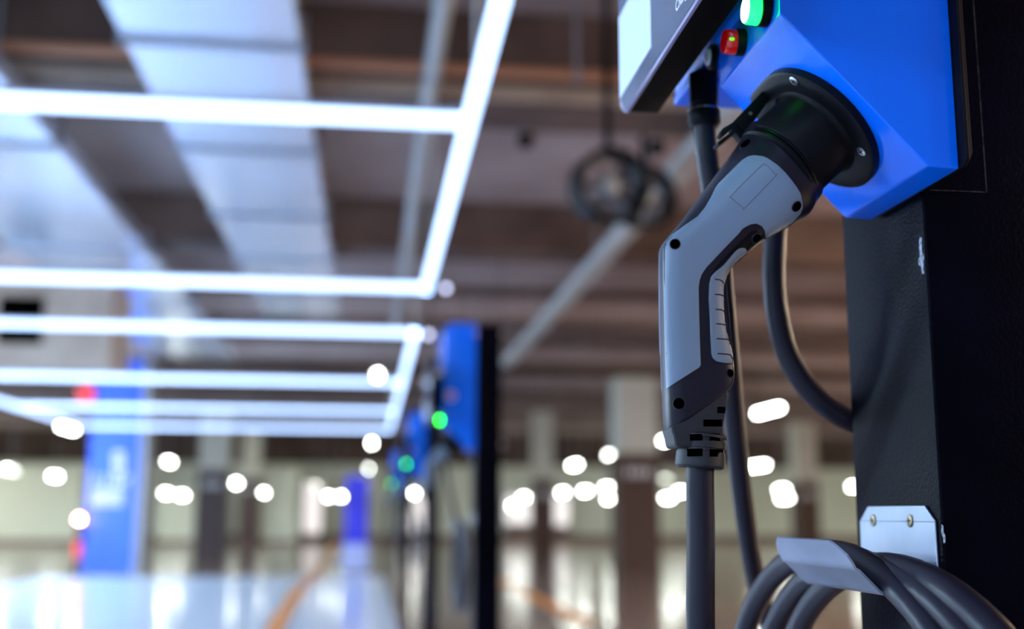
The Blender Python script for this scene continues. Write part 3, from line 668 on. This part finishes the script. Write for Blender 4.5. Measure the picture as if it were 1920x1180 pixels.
# strain relief
srt = at(1318, 770, 'Y', YC); srb = at(1312, 878, 'Y', YC)
ax = (srb - srt).normalized(); Lr = (srb - srt).length; b = B()
N = 44; rr = []
def srr(t): return .0195 - .0010 * t
lv = []; t = 0
prof = [(.40, .0150), (.44, .0184), (.48, .0184), (.485, .0170), (.54, .0170), (.545, .0178), (.66, .0176), (.665, .0166), (.72, .0166), (.725, .0174), (.90, .0178), (.97, .0176), (1.0, .0160)]
lathe(b, srt, ax, [(t * Lr, r * 1.02) for t, r in prof], 48)
sr = obj('strain_relief', b, m_relief, body, sharp=30)
sc = (RC.transposed() @ (srb - CAM)).z
# wedge joining the handle foot to the relief
b = B(); prism(b, [at(x, y, 'Y', YC - .0145) for x, y in ((1258, 802), (1362, 728), (1369, 740), (1361, 775), (1357, 800), (1356, 838), (1267, 838), (1264, 820))], (0, .029, 0))
obj('relief_wedge', b, m_relief, body, bevel=.004, seg=3)
# windows of the relief: black sheets laid on, inner shade put into the colour
for (x0, x1, y0, y1) in ((1272, 1303, 817, 829), (1319, 1354, 787, 800), (1318, 1354, 816, 830), (1274, 1303, 844, 858), (1318, 1354, 845, 859), (1345, 1360, 763, 775)):
    b = B(); up_ = y0 < 805
    rows = []
    for yy in (y0, y1):
        row = []
        for k in range(7):
            x = x0 + (x1 - x0) * k / 6; p = at(x, yy, 'Y', YC); cc = at(1311, yy, 'Y', YC); dx = p.x - cc.x; R0 = .0181; dx = max(-R0 * .97, min(R0 * .97, dx * .86))
            if up_: p = at(x, yy, 'Y', YC - .0148); row.append(p); continue
            row.append((Vector((cc.x + dx, YC - math.sqrt(R0 ** 2 - dx ** 2) - .0003, p.z))))
        rows.append(row)
    vs_ = [[b.verts.new(p) for p in row] for row in rows]; vs2 = [[b.verts.new(p + Vector((0, .002, 0))) for p in row] for row in rows]
    for k in range(6):
        b.faces.new((vs_[0][k], vs_[0][k + 1], vs_[1][k + 1], vs_[1][k])); b.faces.new((vs2[0][k + 1], vs2[0][k], vs2[1][k], vs2[1][k + 1]))
    obj('relief_slot', b, m_dot, sr, smooth=False)
# cable hanging from the plug
CR = .0103
cpt = [srb - ax * .02, at(1313, 900, 'Y', YC), at(1314, 1000, 'Y', YC), at(1314, 1180, 'Y', YC)]
e = cpt[-1]; cpt += [Vector((e.x + .002, e.y + .004, e.z - .10)), Vector((e.x + .012, e.y + .02, e.z - .26)), Vector((e.x + .03, e.y + .05, e.z - .36)), Vector((e.x + .04, e.y + .09, e.z - .30))]
obj('plug_cable', tube(B(), spline(cpt, 10), CR, 28), m_cable, cn)
cn['label'] = 'large grey and black plug in the nearest charger, sharp in front'

# ------------------------------------------------------------------ metal hook on the post
XH = XP - .0020
hk = empty('cable_hook', at(1690, 1060, 'X', XH), 'x', 'hook', 'steel cable hooks')
A0 = at(1612, 978, 'X', XH); A1 = at(1627, 950, 'X', XH); A2 = at(1733, 950, 'X', XH); A3 = at(1752, 976, 'X', XH); A4 = at(1757, 1066, 'X', XH)
zb = CAM.z - .060
yn_, yf_ = A3.y, A0.y
b = B(); pts = [Vector((XH, yf_, A0.z)), Vector((XH, A1.y, A1.z)), Vector((XH, A2.y, A1.z)), Vector((XH, yn_, A3.z)), Vector((XH, yn_, at(1650, 1112, 'Y', .778).z)), Vector((XH, yf_, at(1650, 1112, 'Y', .778).z))]
prism(b, pts, (.0016, 0, 0)); bk = obj('back_plate', b, m_galv, hk, bevel=.0003, seg=1)
# J arm: profile in XZ, near edge and far edge
E = [at(1567, 1015, 'Y', .778), at(1602, 1064, 'Y', .778), at(1652, 1115, 'Y', .778)]
print('hook', A0, A1, A2, A3, A4, E)
yfar = at(1467, 1043, 'X', E[1].x).y; y0_ = .778
e0, e1, e2 = E; L_ = lambda a, b_, t: (a.x + (b_.x - a.x) * t, a.z + (b_.z - a.z) * t)
rows_ = [(*L_(e0, e1, 0), .013, .024), (*L_(e0, e1, .25), .006, .012), (*L_(e0, e1, .55), 0, .004), (*L_(e0, e1, .85), 0, 0), (e1.x + .0003, e1.z - .0015, 0, 0), (*L_(e1, e2, .15), 0, 0), (*L_(e1, e2, .9), 0, 0), (e2.x + .002, e2.z - .0008, 0, 0), (e2.x + .006, e2.z - .0008, 0, 0), (XH, e2.z, 0, 0)]
b = B(); rr_ = []
for i, (x, z, ca_, cb_) in enumerate(rows_):
    pa_, pb_ = rows_[max(i - 1, 0)], rows_[min(i + 1, len(rows_) - 1)]
    t = Vector((pb_[0] - pa_[0], 0, pb_[1] - pa_[1])).normalized(); nn = Vector((-t.z, 0, t.x)) * .0016
    rr_.append([b.verts.new(p) for p in ((x, y0_ + ca_, z), (x, yfar - cb_, z), (x + nn.x, yfar - cb_, z + nn.z), (x + nn.x, y0_ + ca_, z + nn.z))])
for r0, r1 in zip(rr_, rr_[1:]):
    for k in range(4): b.faces.new((r0[k], r0[(k + 1) % 4], r1[(k + 1) % 4], r1[k]))
b.faces.new(rr_[0]); b.faces.new(rr_[-1][::-1])
obj('hook_arm', b, m_galv, hk, sharp=35)
for px, py in ((1637, 976), (1706, 977)): screw(hk, at(px, py, 'X', XH - .0002), Vector((-1, 0, 0)), .0050, m_brass)
# scribed line across the plate
b = B(); l0 = at(1612, 978, 'X', XH - .0001); l1 = at(1752, 979, 'X', XH - .0001); box(b, XH - .00025, XH - .00005, l1.y, l0.y, l1.z - .0003, l1.z + .0003); obj('scribed_line', b, m_line2, hk, smooth=False)
hk['label'] = 'bent galvanised steel hook on the large black post at lower right'

# ------------------------------------------------------------------ coiled cable on the hook and its run to the gland
cc = empty('coiled_cable', Vector((XP - .03, YC, CAM.z - .05)), 'x', 'cable', 'coiled charging cables')
def loop(X, apex, el, er, bb, tilt=0, name='cable_loop', r=CR):
    ap, l, q = at(*apex, 'X', X), at(*el, 'X', X), at(*er, 'X', X); zc = ap.z - bb
    cl, cr_ = math.sqrt(max(.02, 1 - ((l.z - zc) / bb) ** 2)), math.sqrt(max(.02, 1 - ((q.z - zc) / bb) ** 2))
    a_ = (l.y - q.y) / (cl + cr_); yc = l.y - a_ * cl; out = []
    for k in range(72):
        g = 2 * math.pi * k / 72; out.append(Vector((X + tilt * math.cos(g), yc + a_ * math.cos(g), zc + bb * math.sin(g))))
    obj(name, tube(B(), out, r, 24, closed=True), m_cable, cc)
loop(.3640, (1560, 1036), (1402, 1180), (1745, 1180), .175, -.002)
loop(.3715, (1615, 1058), (1450, 1180), (1808, 1180), .160, .001)
loop(.3755, (1655, 1062), (1496, 1180), (1862, 1180), .165, .001)
# run from the gland down to the coil
run = [Vector((gb.x, YG, gb.z + .02)), Vector((gb.x + .001, YG, gb.z - .02))] + [at(x, y, 'Y', YG + d) for x, y, d in ((1344, 420, .01), (1356, 560, .04), (1368, 690, .07), (1381, 830, .11), (1396, 960, .15), (1412, 1060, .19), (1426, 1120, .21), (1450, 1190, .21), (1480, 1260, .19), (1530, 1310, .15))]
obj('feed_cable', tube(B(), spline(run, 10), .0098, 24), m_cable, cc)
cc['label'] = 'thick dark cable coiled over the steel hook, lower right'
# looping cable of the far socket passing behind the post
YL = YPF + .022
run = [at(1478, 150, 'Y', YL), at(1474, 260, 'Y', YL), at(1462, 360, 'Y', YL), at(1453, 450, 'Y', YL), at(1451, 530, 'Y', YL), at(1459, 600, 'Y', YL), at(1478, 668, 'Y', YL), at(1512, 724, 'Y', YL), at(1558, 768, 'Y', YL), at(1612, 795, 'Y', YL), at(1680, 800, 'Y', YL + .01), at(1750, 770, 'Y', YL + .02), at(1800, 700, 'Y', YL + .03)]
lc = obj('looping_cable', tube(B(), spline(run, 10), .0102, 24), m_cable, loc=run[3])
tag(lc, 'dark cable looping out from behind the blue charger to behind the large post', 'cable')

# ------------------------------------------------------------------ copies along the row
for o in bpy.data.objects:
    if o.parent: KIDS.setdefault(o.parent.name, []).append(o)
DY = (3.80, 7.90, 13.5)
names = {'post': ('first far black post beyond the large one', 'second far black post, behind the first', 'third and furthest black post'),
         'st': ('first far blue charger, tallest of the blurred ones', 'second far blue charger, behind the first', 'third and furthest blue charger, smallest'),
         'cn': ('blurred grey plug in the first far charger', 'blurred grey plug in the second far charger', 'blurred grey plug in the furthest charger'),
         'hk': ('blurred steel hook on the first far post', 'blurred steel hook on the second far post', 'blurred steel hook on the furthest post'),
         'cc': ('blurred cable coil hanging beside the first far post', 'blurred cable coil beside the second far post', 'blurred cable coil beside the furthest post')}
for i, dy in enumerate(DY):
    for key, src in (('post', post), ('st', st), ('cn', cn), ('hk', hk), ('cc', cc)):
        c = copy_tree(src, None, dy); c['label'] = names[key][i]
